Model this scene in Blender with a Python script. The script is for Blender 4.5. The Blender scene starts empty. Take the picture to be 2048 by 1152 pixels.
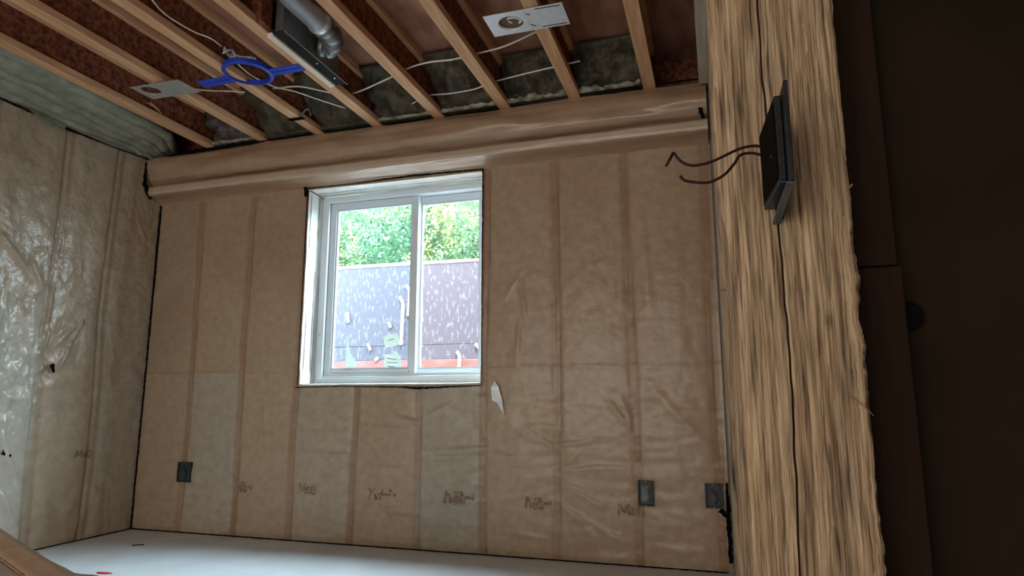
import bpy, bmesh, math, random
import numpy as np
from mathutils import Vector, noise, Matrix

SC = bpy.context.scene
COL = SC.collection
random.seed(7)
PI = math.pi

# ------------------------------------------------------------------ camera
F_PX, YAW, PITCH, ROLL = 1296.3, 0.3029, 0.1701, -0.0006
CAM = np.array([3.6315, -3.4307, 0.8170])
def cam_axes():
    cy, sy = math.cos(YAW), math.sin(YAW)
    f = np.array([-sy, cy, 0.0]); r = np.array([cy, sy, 0.0]); u = np.array([0, 0, 1.0])
    cp, sp = math.cos(PITCH), math.sin(PITCH)
    f2 = cp * f + sp * u; u2 = -sp * f + cp * u
    cr, sr = math.cos(ROLL), math.sin(ROLL)
    return cr * r + sr * u2, -sr * r + cr * u2, f2
RX, UX, FX = cam_axes()
cam_data = bpy.data.cameras.new('camera')
cam = bpy.data.objects.new('camera', cam_data)
COL.objects.link(cam)
cam_data.sensor_width = 36.0
cam_data.lens = 36.0 * F_PX / 2048.0
cam_data.clip_start = 0.05
M = Matrix((( RX[0], UX[0], -FX[0]), (RX[1], UX[1], -FX[1]), (RX[2], UX[2], -FX[2]))).to_4x4()
M.translation = Vector(CAM)
cam.matrix_world = M
SC.camera = cam
def at(px, py, axis, val):
    """where the sight line through a photo pixel meets the plane axis=val"""
    d = FX + (px - 1024) / F_PX * RX - (py - 576) / F_PX * UX
    t = (val - CAM[axis]) / d[axis]
    return Vector(CAM + t * d)

# ------------------------------------------------------------------ world, sun, lights, exposure
SC.view_settings.view_transform = 'Standard'
SC.view_settings.look = 'None'
SC.view_settings.gamma = 1
SC.view_settings.use_curve_mapping = False
SC.view_settings.exposure = 0.16
SC.cycles.max_bounces = 10
SC.cycles.diffuse_bounces = 5
SC.cycles.caustics_reflective = False
SC.cycles.caustics_refractive = False
SC.cycles.sample_clamp_indirect = 6
world = bpy.data.worlds.new('world'); SC.world = world
world.use_nodes = True
bg = world.node_tree.nodes['Background']
bg.inputs['Color'].default_value = (0.84, 0.92, 1.0, 1)
bg.inputs['Strength'].default_value = 38.0
sun_d = bpy.data.lights.new('sun', 'SUN'); sun = bpy.data.objects.new('sun', sun_d); COL.objects.link(sun)
sun_d.energy = 22.0; sun_d.angle = 0.02; sun_d.color = (1.0, 0.95, 0.82)
sun.rotation_euler = (math.radians(24), math.radians(14), 0)     # shines down and towards +y on the hedge
# added fill lamp, unseen, just inside the solid rear wall
la = bpy.data.lights.new('rear_fill', 'AREA'); lo = bpy.data.objects.new('rear_fill', la); COL.objects.link(lo)
la.shape = 'RECTANGLE'; la.size = 3.0; la.size_y = 2.0; la.energy = 62; la.color = (1.0, 0.92, 0.81)
lo.location = (2.2, -5.57, 1.05); lo.rotation_euler = (math.radians(90), 0, 0)
# portal that helps the sky through the window
lp = bpy.data.lights.new('window_portal', 'AREA'); lpo = bpy.data.objects.new('window_portal', lp); COL.objects.link(lpo)
lp.shape = 'RECTANGLE'; lp.size = 1.2; lp.size_y = 1.3; lp.cycles.is_portal = True
lpo.location = (1.8, 0.30, 1.5); lpo.rotation_euler = (math.radians(-90), 0, 0)

# ------------------------------------------------------------------ helpers
def mat(name, color, rough=0.7, metallic=0.0, c2=None, scale=(1, 1, 1), nscale=5, detail=4, bump=0.0, bscale=None,
        bdist=0.01, attr=None, lo=0.35, hi=0.65, coat=0.0, spec=0.5, coatrough=.2, rough2=None):
    m = bpy.data.materials.new(name); m.use_nodes = True
    nt = m.node_tree; n = nt.nodes; L = nt.links
    b = n['Principled BSDF']
    b.inputs['Roughness'].default_value = rough
    b.inputs['Metallic'].default_value = metallic
    b.inputs['Specular IOR Level'].default_value = spec
    b.inputs['Coat Weight'].default_value = coat
    b.inputs['Coat Roughness'].default_value = coatrough
    b.inputs['Base Color'].default_value = (*color, 1)
    tc = n.new('ShaderNodeTexCoord'); mp = n.new('ShaderNodeMapping'); mp.inputs['Scale'].default_value = scale
    L.new(tc.outputs['Object'], mp.inputs['Vector'])
    col_out = None
    if c2 is not None:
        nz = n.new('ShaderNodeTexNoise'); nz.inputs['Scale'].default_value = nscale; nz.inputs['Detail'].default_value = detail
        L.new(mp.outputs[0], nz.inputs['Vector'])
        r = n.new('ShaderNodeMapRange'); r.inputs['From Min'].default_value = lo; r.inputs['From Max'].default_value = hi
        L.new(nz.outputs['Fac'], r.inputs['Value'])
        mx = n.new('ShaderNodeMix'); mx.data_type = 'RGBA'
        mx.inputs[6].default_value = (*color, 1); mx.inputs[7].default_value = (*c2, 1)
        L.new(r.outputs[0], mx.inputs[0]); col_out = mx.outputs[2]
        if rough2 is not None:
            rr = n.new('ShaderNodeMapRange'); rr.inputs['To Min'].default_value = rough; rr.inputs['To Max'].default_value = rough2
            L.new(r.outputs[0], rr.inputs['Value']); L.new(rr.outputs[0], b.inputs['Roughness'])
    if attr:
        a = n.new('ShaderNodeAttribute'); a.attribute_name = attr
        if col_out is not None:
            m2 = n.new('ShaderNodeMix'); m2.data_type = 'RGBA'; m2.blend_type = 'MULTIPLY'; m2.inputs[0].default_value = 1
            L.new(col_out, m2.inputs[6]); L.new(a.outputs['Color'], m2.inputs[7]); col_out = m2.outputs[2]
        else:
            col_out = a.outputs['Color']
    if col_out is not None:
        L.new(col_out, b.inputs['Base Color'])
    if bump:
        bn = n.new('ShaderNodeTexNoise'); bn.inputs['Scale'].default_value = bscale or nscale * 3; bn.inputs['Detail'].default_value = 5
        L.new(mp.outputs[0], bn.inputs['Vector'])
        bp = n.new('ShaderNodeBump'); bp.inputs['Strength'].default_value = bump; bp.inputs['Distance'].default_value = bdist
        L.new(bn.outputs['Fac'], bp.inputs['Height']); L.new(bp.outputs[0], b.inputs['Normal'])
        if coat: L.new(bp.outputs[0], b.inputs['Coat Normal'])
    return m

def finish(name, bm, m, parent=None, smooth=False, bevel=0):
    me = bpy.data.meshes.new(name)
    bmesh.ops.recalc_face_normals(bm, faces=bm.faces)
    bm.to_mesh(me); bm.free()
    o = bpy.data.objects.new(name, me); COL.objects.link(o)
    me.materials.append(m)
    if smooth:
        for p in me.polygons: p.use_smooth = True
    if bevel:
        md = o.modifiers.new('bevel', 'BEVEL'); md.width = bevel; md.segments = 2; md.limit_method = 'ANGLE'
    if parent is not None: o.parent = parent
    return o
def tag(o, label=None, cat=None, group=None, kind=None):
    if label: o['label'] = label
    if cat: o['category'] = cat
    if group: o['group'] = group
    if kind: o['kind'] = kind
    return o
def thing(name, label, cat, loc=(0, 0, 0), group=None, kind=None):
    o = bpy.data.objects.new(name, None); COL.objects.link(o); o.location = loc
    o.empty_display_size = 0.05
    return tag(o, label, cat, group, kind)
def box(bm, x0, x1, y0, y1, z0, z1, off=(0, 0, 0)):
    ox, oy, oz = off
    vs = [bm.verts.new((x - ox, y - oy, z - oz)) for x in (x0, x1) for y in (y0, y1) for z in (z0, z1)]
    for f in ((0, 1, 3, 2), (4, 6, 7, 5), (0, 4, 5, 1), (2, 3, 7, 6), (0, 2, 6, 4), (1, 5, 7, 3)):
        bm.faces.new([vs[i] for i in f])
    return bm
def B(*a, **k):
    return box(bmesh.new(), *a, **k)
def tube(bm, pts, r, seg=8, caps=True, smooth=True):
    pts = [Vector(p) for p in pts]
    if smooth and len(pts) > 2:
        out = []
        P = [pts[0] * 2 - pts[1]] + pts + [pts[-1] * 2 - pts[-2]]
        for i in range(1, len(P) - 2):
            for k in range(6):
                t = k / 6
                out.append(0.5 * ((2 * P[i]) + (-P[i-1] + P[i+1]) * t + (2*P[i-1] - 5*P[i] + 4*P[i+1] - P[i+2]) * t*t + (-P[i-1] + 3*P[i] - 3*P[i+1] + P[i+2]) * t**3))
        out.append(pts[-1]); pts = out
    rings = []
    up = Vector((0.13, 0.31, 0.94))
    for i, p in enumerate(pts):
        d = (pts[min(i + 1, len(pts) - 1)] - pts[max(i - 1, 0)]).normalized()
        a = d.cross(up)
        if a.length < 0.05: a = d.cross(Vector((1, 0, 0)))
        a.normalize(); b = d.cross(a)
        rr = r[min(i, len(r)-1)] if isinstance(r, (list, tuple)) else r
        rings.append([bm.verts.new(p + rr * (math.cos(2*PI*k/seg) * a + math.sin(2*PI*k/seg) * b)) for k in range(seg)])
    for i in range(len(rings) - 1):
        for k in range(seg):
            bm.faces.new((rings[i][k], rings[i][(k+1) % seg], rings[i+1][(k+1) % seg], rings[i+1][k]))
    if caps:
        bm.faces.new(rings[0][::-1]); bm.faces.new(rings[-1])
    return bm
def fbm(x, y, z, o=4):
    return noise.fractal(Vector((x, y, z)), 0.6, 2.0, o)     # about -1..1
def gauss(d, w): return math.exp(-(d / w) ** 2)
def seg_dist(px, py, ax, ay, bx, by):
    vx, vy = bx - ax, by - ay
    L2 = vx * vx + vy * vy
    t = 0 if L2 == 0 else max(0, min(1, ((px - ax) * vx + (py - ay) * vy) / L2))
    return math.hypot(px - ax - t * vx, py - ay - t * vy), t
def grid_mesh(name, us, vs, fn, m, colfn=None, keep=None, parent=None, thick=None, attr='tone', smooth=True):
    """fn(u,v)->xyz ; colfn(u,v)->rgb stored as a colour attribute ; keep(u,v) face test"""
    nu, nv = len(us), len(vs)
    verts = [fn(u, v) for v in vs for u in us]
    faces = []
    for j in range(nv - 1):
        for i in range(nu - 1):
            if keep and not keep((us[i] + us[i+1]) / 2, (vs[j] + vs[j+1]) / 2): continue
            a = j * nu + i
            faces.append((a, a + 1, a + nu + 1, a + nu))
    me = bpy.data.meshes.new(name); me.from_pydata(verts, [], faces); me.update()
    if colfn:
        ca = me.color_attributes.new(attr, 'FLOAT_COLOR', 'POINT')
        arr = np.ones((len(verts), 4), dtype=np.float32)
        k = 0
        for v in vs:
            for u in us:
                arr[k, :3] = colfn(u, v); k += 1
        ca.data.foreach_set('color', arr.ravel())
    if smooth:
        for p in me.polygons: p.use_smooth = True
    me.materials.append(m)
    o = bpy.data.objects.new(name, me); COL.objects.link(o)
    if parent is not None: o.parent = parent
    if thick:
        md = o.modifiers.new('solid', 'SOLIDIFY'); md.thickness = thick; md.offset = 0
    return o
def steps(a, b, d, extra=()):
    n = max(1, int(round((b - a) / d)))
    s = set(round(a + (b - a) * i / n, 5) for i in range(n + 1)) | set(round(e, 5) for e in extra if a <= e <= b)
    return sorted(s)

# ------------------------------------------------------------------ dimensions
S = 0.4064                       # 16 inch centres
STUD0 = 0.3703                   # first stud of the back wall after the corner
J0 = 0.4928                      # left edge of first joist
ZJ = 2.453                       # underside of the joists
ZS = 2.693                       # underside of the subfloor
WX0, WX1, WZ0, WZ1 = 1.203, 2.382, 0.9026, 2.142
YR = -5.6
XR = 6.2

# ------------------------------------------------------------------ materials
poly_spec = dict(coat=0.5, coatrough=0.27)
M_kraft = mat('kraft_vapour_barrier', (0.86, 0.86, 0.86), 0.62, c2=(1.0, 1.0, 1.0), nscale=22, attr='tone', bump=0.35, bscale=26, bdist=0.006, spec=.3, **poly_spec)
M_kraft_l = mat('poly_over_insulation', (0.84, 0.84, 0.84), 0.5, c2=(1.0, 1.0, 1.0), nscale=16, attr='tone', bump=0.9, bscale=13, bdist=0.014, spec=.4, coat=0.6, coatrough=0.15)
M_poly = mat('clear_poly_over_wood', (0.80, 0.76, 0.72), 0.4, c2=(0.90, 0.88, 0.86), nscale=8, bump=0.7, bscale=14, bdist=0.01, coat=0.5, coatrough=.2)
M_lumber = mat('spruce_lumber', (0.50, 0.27, 0.14), 0.75, c2=(0.66, 0.40, 0.24), scale=(14, 1.2, 14), nscale=3, bump=0.2, bscale=8, spec=.2)
M_pale = mat('pale_strip_wood', (0.74, 0.66, 0.56), 0.7, c2=(0.82, 0.76, 0.68), scale=(10, 1, 10), nscale=3)
M_osb = mat('osb_web', (0.085, 0.026, 0.014), 0.8, c2=(0.26, 0.085, 0.045), scale=(1, 1, 1.0), nscale=38, detail=2, bump=0.3, bscale=45, spec=.2)
M_ply = mat('plywood_subfloor', (0.20, 0.085, 0.05), 0.75, c2=(0.34, 0.165, 0.11), scale=(3, 1, 3), nscale=4, bump=0.1, spec=.2)
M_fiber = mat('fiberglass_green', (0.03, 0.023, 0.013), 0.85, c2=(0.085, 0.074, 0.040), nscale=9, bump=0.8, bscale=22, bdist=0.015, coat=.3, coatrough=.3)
M_fiber_pale = mat('fiberglass_pale', (0.19, 0.20, 0.145), 0.8, c2=(0.30, 0.31, 0.24), nscale=12, bump=0.3, bscale=18, bdist=0.012, coat=.35, coatrough=.3)
M_tuft = mat('fiberglass_tuft', (0.14, 0.13, 0.085), 0.9, c2=(0.42, 0.42, 0.33), nscale=18, bump=.8)
M_conc = mat('concrete_floor', (0.60, 0.64, 0.68), 0.75, c2=(0.68, 0.72, 0.76), nscale=3, bump=0.08, bscale=60, spec=.25)
M_black = mat('black_gap', (0.005, 0.0045, 0.004), 0.9, spec=.05)
M_galv = mat('galvanised_steel', (0.82, 0.88, 0.92), 0.27, 0.75, c2=(0.88, 0.93, 0.97), nscale=40, bump=.05)
M_galvd = mat('dull_galvanised_steel', (0.16, 0.165, 0.165), 0.42, 0.7, c2=(0.24, 0.25, 0.25), nscale=14, bump=.05)
M_plate_g = mat('plate_grey', (0.33, 0.33, 0.30), 0.5, 0.35, c2=(0.42, 0.41, 0.38), nscale=40)
M_plate_b = mat('plate_bright', (0.66, 0.72, 0.78), 0.45, 0.25, c2=(0.74, 0.80, 0.86), nscale=30)
M_blue = mat('blue_plastic', (0.012, 0.045, 0.42), 0.42, c2=(0.016, 0.055, 0.50), nscale=20)
M_navy = mat('navy_box_plastic', (0.002, 0.003, 0.005), 0.45, c2=(0.003, 0.005, 0.009), nscale=20, bump=.1, spec=.25)
M_boxgrey = mat('grey_box_flange', (0.06, 0.08, 0.085), 0.4, c2=(0.09, 0.115, 0.12), nscale=20)
M_outlet = mat('outlet_box_plastic', (0.018, 0.022, 0.026), 0.5, c2=(0.035, 0.042, 0.05), nscale=40)
M_outlet_in = mat('outlet_box_inner', (0.11, 0.14, 0.16), 0.5, c2=(0.15, 0.18, 0.20), nscale=30)
M_cable = mat('white_cable', (0.68, 0.64, 0.58), 0.5, c2=(0.74, 0.70, 0.64), nscale=50)
M_wire = mat('dark_wire', (0.012, 0.004, 0.003), 0.5, c2=(0.018, 0.006, 0.004), nscale=40, spec=.2)
M_vinyl = mat('white_vinyl', (0.70, 0.78, 0.84), 0.35, c2=(0.74, 0.82, 0.88), nscale=2)
M_card = mat('cardboard', (0.40, 0.27, 0.18), 0.85, c2=(0.47, 0.33, 0.23), scale=(1, 1, 1), nscale=16, bump=.1, bscale=60, spec=.2)
M_ink = mat('faded_ink', (0.17, 0.12, 0.085), 0.8, c2=(0.36, 0.26, 0.18), nscale=60)
M_post = mat('rough_sawn_post', (0.24, 0.155, 0.092), 0.8, c2=(0.47, 0.35, 0.235), scale=(150, 150, 6.0), nscale=1.6, detail=6, attr='tone', bump=0.9, bscale=2.6, bdist=0.004, spec=.25)
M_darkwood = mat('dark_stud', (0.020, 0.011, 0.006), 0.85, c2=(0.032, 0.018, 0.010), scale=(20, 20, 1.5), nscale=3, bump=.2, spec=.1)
M_darkpanel = mat('dark_panel', (0.013, 0.009, 0.0055), 0.9, c2=(0.023, 0.015, 0.009), nscale=3, bump=.2, bscale=40, spec=.05)  # near-black base colour stands in for the low light beyond the post
M_red = mat('red_paint', (0.55, 0.03, 0.03), 0.6)
M_sticker = mat('sticker_paper', (0.86, 0.90, 0.84), 0.6, c2=(0.80, 0.86, 0.80), nscale=9)
M_well = mat('stained_retaining_board', (0.027, 0.021, 0.035), 0.7, c2=(0.10, 0.10, 0.12), scale=(6, 6, 2.6), nscale=7, detail=8, lo=0.54, hi=0.74, bump=.2)
M_wellred = mat('red_stained_board', (0.14, 0.028, 0.024), 0.7, c2=(0.09, 0.055, 0.06), scale=(1, 1, 3), nscale=6, lo=.45, hi=.7)
M_foam = mat('cream_foam', (0.85, 0.80, 0.70), 0.7, c2=(0.9, 0.87, 0.8), nscale=30, bump=.3)
M_leaf = mat('hedge_leaf', (0.022, 0.075, 0.028), 0.5, c2=(0.13, 0.17, 0.035), nscale=2.2, lo=.42, hi=.62)
M_soil = mat('well_gravel', (0.2, 0.2, 0.2), 0.9, c2=(0.3, 0.3, 0.3), nscale=40, bump=.5)
M_wallout = mat('foundation', (0.5, 0.5, 0.5), 0.9)
def translucent(m, fac):
    nt = m.node_tree; n = nt.nodes; L = nt.links; b = n['Principled BSDF']
    t = n.new('ShaderNodeBsdfTranslucent'); t.inputs[0].default_value = (.85, .9, .86, 1)
    mx = n.new('ShaderNodeMixShader'); mx.inputs[0].default_value = fac
    L.new(b.outputs[0], mx.inputs[1]); L.new(t.outputs[0], mx.inputs[2]); L.new(mx.outputs[0], n['Material Output'].inputs['Surface'])
translucent(M_sticker, .4)
def glass(tint=(.95, .98, .96)):
    m = bpy.data.materials.new('window_glass'); m.use_nodes = True
    nt = m.node_tree; n = nt.nodes; L = nt.links; n.remove(n['Principled BSDF'])
    t = n.new('ShaderNodeBsdfTransparent'); t.inputs[0].default_value = (0.93, 0.97, 0.98, 1)
    t.inputs[0].default_value = (*tint, 1)
    g = n.new('ShaderNodeBsdfGlossy'); g.inputs['Roughness'].default_value = 0.02
    lw = n.new('ShaderNodeLayerWeight'); pw = n.new('ShaderNodeMath'); pw.operation = 'POWER'; pw.inputs[1].default_value = 5
    f = n.new('ShaderNodeMath'); f.operation = 'MULTIPLY_ADD'; f.inputs[1].default_value = .7; f.inputs[2].default_value = .025
    L.new(lw.outputs['Facing'], pw.inputs[0]); L.new(pw.outputs[0], f.inputs[0])
    mx = n.new('ShaderNodeMixShader'); L.new(f.outputs[0], mx.inputs[0]); L.new(t.outputs[0], mx.inputs[1]); L.new(g.outputs[0], mx.inputs[2])
    L.new(mx.outputs[0], n['Material Output'].inputs['Surface'])
    return m
M_glass = glass(); M_glass_c = glass((.86, .98, 1.0))  # cyan tint of the second glass stands in for a bluish reflection

# ------------------------------------------------------------------ back wall: faced insulation between studs
def W(px, py): p = at(px, py, 1, 0.0); return p.x, p.z
folds = []   # (x1,z1,x2,z2,amp,width)
for (a, b, c, d, amp, w) in [
    (718, 852, 845, 860, .006, .009), (845, 905, 975, 898, .009, .02), (845, 918, 975, 912, -.007, .012), (985, 905, 1048, 922, .009, .009),
    (1035, 862, 1105, 890, .008, .010), (1105, 890, 1182, 884, .010, .009), (852, 832, 908, 806, .010, .010), (790, 832, 845, 848, .010, .011),
    (955, 857, 1010, 860, .006, .007), (1112, 962, 1205, 1012, .008, .013), (1115, 1000, 1180, 1062, .008, .013), (1118, 940, 1250, 935, .005, .01),
    (1215, 800, 1262, 858, .008, .010), (1240, 790, 1265, 850, .006, .008), (610, 865, 715, 862, .006, .01), (600, 905, 712, 912, .008, .012), (640, 960, 712, 930, .006, .012),
    (860, 960, 972, 930, .006, .013), (880, 975, 965, 965, .005, .01), (870, 1010, 975, 1002, .006, .012), (850, 1045, 960, 1050, .006, .013),
    (1000, 1000, 1095, 985, .006, .012), (1010, 1060, 1100, 1080, .006, .012), (1130, 1015, 1260, 1090, .005, .014), (730, 1010, 840, 1030, .006, .013),
    (735, 930, 840, 945, .005, .013), (1042, 560, 1052, 640, .006, .014), (1040, 640, 1035, 730, .005, .012), (1010, 600, 1045, 540, .004, .012),
    (1120, 940, 1160, 905, .006, .010), (1110, 950, 1170, 975, .006, .010), (735, 790, 800, 830, .005, .012), (1100, 890, 1060, 850, .006, .009),
    (500, 850, 560, 880, .004, .012), (530, 780, 535, 900, .004, .01), (1290, 760, 1420, 900, .004, .03), (1280, 420, 1300, 620, .004, .03)]:
    x1, z1 = W(a, b); x2, z2 = W(c, d); folds.append((x1, z1, x2, z2, amp, w))
seams = [W(420, 742), W(1000, 737), W(1430, 735)]
ZSEAM = 0.985
studs = [STUD0 + S * k for k in range(9)]
wob = [random.uniform(-.006, .006) for _ in studs]
def stud_x(k, z):
    return studs[k] + 0.010 * math.sin(z * 2.1 + k * 1.9) + 0.005 * fbm(k * 3.1, z * 2.3, 0, 2)
def back_y(x, z):
    y = 0.0
    # pillow between studs
    k = (x - STUD0) / S
    f = k - math.floor(k)
    pil = (4 * f * (1 - f)) ** 0.55
    h = 0.012 * pil + 0.003 * fbm(x * 4, z * 2.2, 3, 3) + 0.0016 * fbm(x * 14, z * 11, 9, 3)
    for i in range(9):
        if abs(x - studs[i]) < .09:
            if i in (3, 4) and z > WZ0: continue
            d = x - stud_x(i, z)
            h -= 0.0045 * gauss(d - 0.018, 0.007) * (1 + .6 * fbm(i * 7, z * 3, 1, 2)) + 0.002 * gauss(d + 0.018, 0.008)
    lower = max(0, min(1, (1.0 - z) / .2))
    h += lower * 0.0050 * fbm(x * 3.3 + 7, z * 13, 4, 3)
    for (x1, z1, x2, z2, amp, w) in folds:
        if min(x1, x2) - .06 < x < max(x1, x2) + .06 and min(z1, z2) - .06 < z < max(z1, z2) + .06:
            d, t = seg_dist(x, z, x1, z1, x2, z2)
            h += 1.7 * amp * gauss(d, w * .85) * (0.35 + 0.65 * math.sin(PI * min(1, max(0, t)) * .9 + .15))
    h += 0.0035 * gauss(z - ZSEAM - .004 * math.sin(x * 5), .008) * (1 if x > WX1 or x < WX0 else 0)
    return -h
def back_col(x, z):
    base = np.array((0.400, 0.283, 0.186))
    tan = np.array((0.460, 0.346, 0.243))
    grey = np.array((0.445, 0.375, 0.295))
    red = np.array((0.330, 0.185, 0.100))
    k = math.floor((x - STUD0) / S)
    t = 0.5 + 0.5 * fbm(x * 1.6, z * 1.3, 1, 3)
    c = base * (1 - t) + tan * t
    if z < ZSEAM:
        c = c * 0.35 + tan * 0.65
    if (k == 0 and z < ZSEAM + .004 * math.sin(x * 9)) or (k == 4 and z < WZ0):
        c = grey * (0.92 + .1 * t)
    if k == 2 and z < WZ0:
        c = (grey * .6 + tan * .4)
    if k < 0: c = c * .9
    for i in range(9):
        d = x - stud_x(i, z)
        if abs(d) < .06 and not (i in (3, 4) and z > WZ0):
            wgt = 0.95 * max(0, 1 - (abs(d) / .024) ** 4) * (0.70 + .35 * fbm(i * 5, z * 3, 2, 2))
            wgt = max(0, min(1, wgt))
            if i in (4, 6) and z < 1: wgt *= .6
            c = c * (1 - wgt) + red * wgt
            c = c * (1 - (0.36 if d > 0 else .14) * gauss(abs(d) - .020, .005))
    if abs(z - ZSEAM - .004 * math.sin(x * 5)) < .006 and (x < WX0 or x > WX1): c = c * .88
    c = c * (1 + .05 * fbm(x * 30, z * 30, 5, 2))
    return c
xs = steps(0.0, 3.66, 0.011, (WX0, WX1))
zs = steps(0.0, 2.46, 0.013, (WZ0, WZ1))
def in_open(x, z): return WX0 < x < WX1 and WZ0 < z < WZ1
def back_pt(x, z):
    y = back_y(x, z)
    if WX0 - .004 <= x <= WX1 + .004 and WZ0 - .004 <= z <= WZ1 + .004: y = -.006
    if z < .02: y += .006
    return (x, y, z)
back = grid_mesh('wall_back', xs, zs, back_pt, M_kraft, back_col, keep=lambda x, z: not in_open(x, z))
tag(back, kind='structure')
# concrete and framing behind the facing, with the window opening
bm = bmesh.new()
box(bm, -0.2, WX0 - .03, 0.02, 0.26, 0, 2.46); box(bm, WX1 + .03, XR, 0.02, 0.26, 0, 2.46)
box(bm, WX0 - .03, WX1 + .03, 0.02, 0.26, 0, WZ0 - .03); box(bm, WX0 - .03, WX1 + .03, 0.02, 0.26, WZ1 + .03, 2.46)
tag(finish('wall_back_foundation', bm, M_wallout), kind='structure')
tag(finish('wall_back_rim', B(-0.2, XR, 0.06, 0.26, 2.46, 2.75), M_osb), kind='structure')

# smudged printing on the facing
def print_mark(name, fn, glyph, w, h, parent, lab='faded dark printed lettering'):
    bm = bmesh.new()
    t = .0145
    for stroke in glyph:
        for (a, b), (c, d) in zip(stroke[:-1], stroke[1:]):
            L = math.hypot((c - a) * w, (d - b) * h) or 1
            nx, nz = -(d - b) * h / L * t / 2, (c - a) * w / L * t / 2
            q = [(a * w + nx, b * h + nz), (c * w + nx, d * h + nz), (c * w - nx, d * h - nz), (a * w - nx, b * h - nz)]
            bm.faces.new([bm.verts.new(fn(u, v)) for u, v in q])
    o = finish(name, bm, M_ink, parent); o['label'] = lab
    return o
G1 = [[(0, .1), (.05, 1), (.17, .55), (.2, .1)], [(.05, 1), (.12, .7)], [(.3, .15), (.3, .6), (.42, .62), (.42, .1), (.3, .15)], [(.52, .1), (.5, .75), (.62, .7), (.64, .1), (.52, .12)], [(.3, .85), (.6, .88)], [(.68, .55), (.86, .5)], [(.92, .75), (.93, .35)]]
G2 = [[(0, .9), (.1, .6), (0, .1)], [(.1, .6), (.22, .95)], [(.22, .5), (.3, .05)], [(.34, .55), (.42, .1), (.42, .6)], [(.5, .9), (.46, .5), (.75, .45), (.75, .9)], [(.88, .6), (.9, .35)]]
G3 = [[(0, .05), (.04, .95), (.2, .3), (.34, .95), (.36, .1)], [(.46, .1), (.48, .7), (.6, .1)], [(.68, .75), (.66, .1), (.84, .1), (.82, .75), (.68, .75)]]
for (x0, y0, x1, y1, g) in [(470, 963, 508, 984, G1), (598, 966, 640, 988, G3), (738, 976, 798, 1000, G2), (891, 982, 952, 1008, G1), (1053, 995, 1106, 1018, G1), (1238, 1008, 1295, 1032, G3)]:
    ax_, az_ = W(x0, y1); bx_, bz_ = W(x1, y0)
    print_mark('printed_mark', lambda u, v, ax_=ax_, az_=az_: (ax_ + u, back_y(ax_ + u, az_ + v) - .0015, az_ + v), g, bx_ - ax_, bz_ - az_, back)
# torn tail of poly beside the window corner
bm = bmesh.new()
pts = [(992, 762, .012), (1000, 772, .02), (1008, 800, .022), (1011, 830, .012), (1000, 806, .03), (988, 800, .02), (986, 775, .025)]
bm.faces.new([bm.verts.new(Vector(W(px, py)[:1] + (-.012 - d,) + W(px, py)[1:])) for px, py, d in pts])
o = finish('torn_plastic', bm, mat('white_poly_scrap', (.85, .9, .95), .3), back); o['label'] = 'white torn tail of plastic film'
o.modifiers.new('s', 'SOLIDIFY').thickness = .001

# ------------------------------------------------------------------ boxed band of faced insulation along the top of the back wall
prof = [(-.100, 2.470), (-.128, 2.452), (-.148, 2.42), (-.160, 2.375), (-.158, 2.33), (-.142, 2.295), (-.112, 2.272), (-.094, 2.258), (-.098, 2.247),
        (-.128, 2.243), (-.142, 2.232), (-.142, 2.200), (-.136, 2.187), (-.115, 2.180), (-.05, 2.172), (-.02, 2.160), (0.0, 2.145)]
def band_pt(x, s):
    i = min(int(s), len(prof) - 2); f = s - i
    y = prof[i][0] * (1 - f) + prof[i+1][0] * f; z = prof[i][1] * (1 - f) + prof[i+1][1] * f
    n1 = fbm(x * 1.5, s * .30, 2, 2); n2 = fbm(x * 9, s * .8, 6, 2)
    a = 1 if s < 8 else 0.25
    y += a * (.022 * n1 + .0015 * n2) * min(1, s / 2)
    z += a * .010 * fbm(x * 1.9, s * .3, 11, 2) + .003 * n2
    if s < 1.2: z -= .022 * max(0, 1 - x / .95) * (1 + .6 * fbm(x * 9, 3, 3, 2))       # sags away from the joists by the corner
    if x < .06: y *= .97
    return (x, min(y, .004), z)
def band_col(x, s):
    t = .5 + .5 * fbm(x * 2, s * .5, 0, 3)
    c = np.array((.36, .225, .14)) * (1 - t) + np.array((.45, .31, .21)) * t
    if s > 9: 
        c = np.array((.52, .40, .30)) if s < 12.4 else np.array((.38, .235, .145))  # lip painted paler as lit, its underside darker as shaded
    if 6 < s < 9: c = c * .8  # shade of the recessed groove put into the colour
    return c
M_band = mat('band_facing', (0.9, .9, .9), .5, c2=(1, 1, 1), nscale=15, attr='tone', bump=.3, bscale=14, bdist=.006, coat=.7, coatrough=.3)
band = grid_mesh('wall_back_top_band', steps(.005, 3.655, .02), steps(0, len(prof) - 1, .25), band_pt, M_band, band_col)
tag(band, kind='structure')
# torn black gap where the facing lets go of the joist ends
def ragged(name, pts, w, depth_axis, parent=None):
    """a dark torn strip following pts (list of 3-D points), width w(list)"""
    bm = bmesh.new(); P = []
    for i in range(len(pts) - 1):
        n = max(2, int((Vector(pts[i+1]) - Vector(pts[i])).length / .012))
        for k in range(n): 
            t = k / n; P.append((Vector(pts[i]).lerp(Vector(pts[i+1]), t), w[i] * (1 - t) + w[i+1] * t))
    P.append((Vector(pts[-1]), w[-1]))
    va = []
    for i, (p, ww) in enumerate(P):
        d = (P[min(i+1, len(P)-1)][0] - P[max(i-1, 0)][0]).normalized()
        s = d.cross(depth_axis).normalized()
        j = .55 + .6 * random.random()
        va.append((bm.verts.new(p + s * ww * j * .5), bm.verts.new(p - s * ww * (.55 + .6 * random.random()) * .5), bm.verts.new(p + depth_axis * .004)))
    for a, b in zip(va[:-1], va[1:]):
        bm.faces.new((a[0], a[2], b[2], b[0])); bm.faces.new((a[2], a[1], b[1], b[2]))
    return finish(name, bm, M_black, parent)
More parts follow.
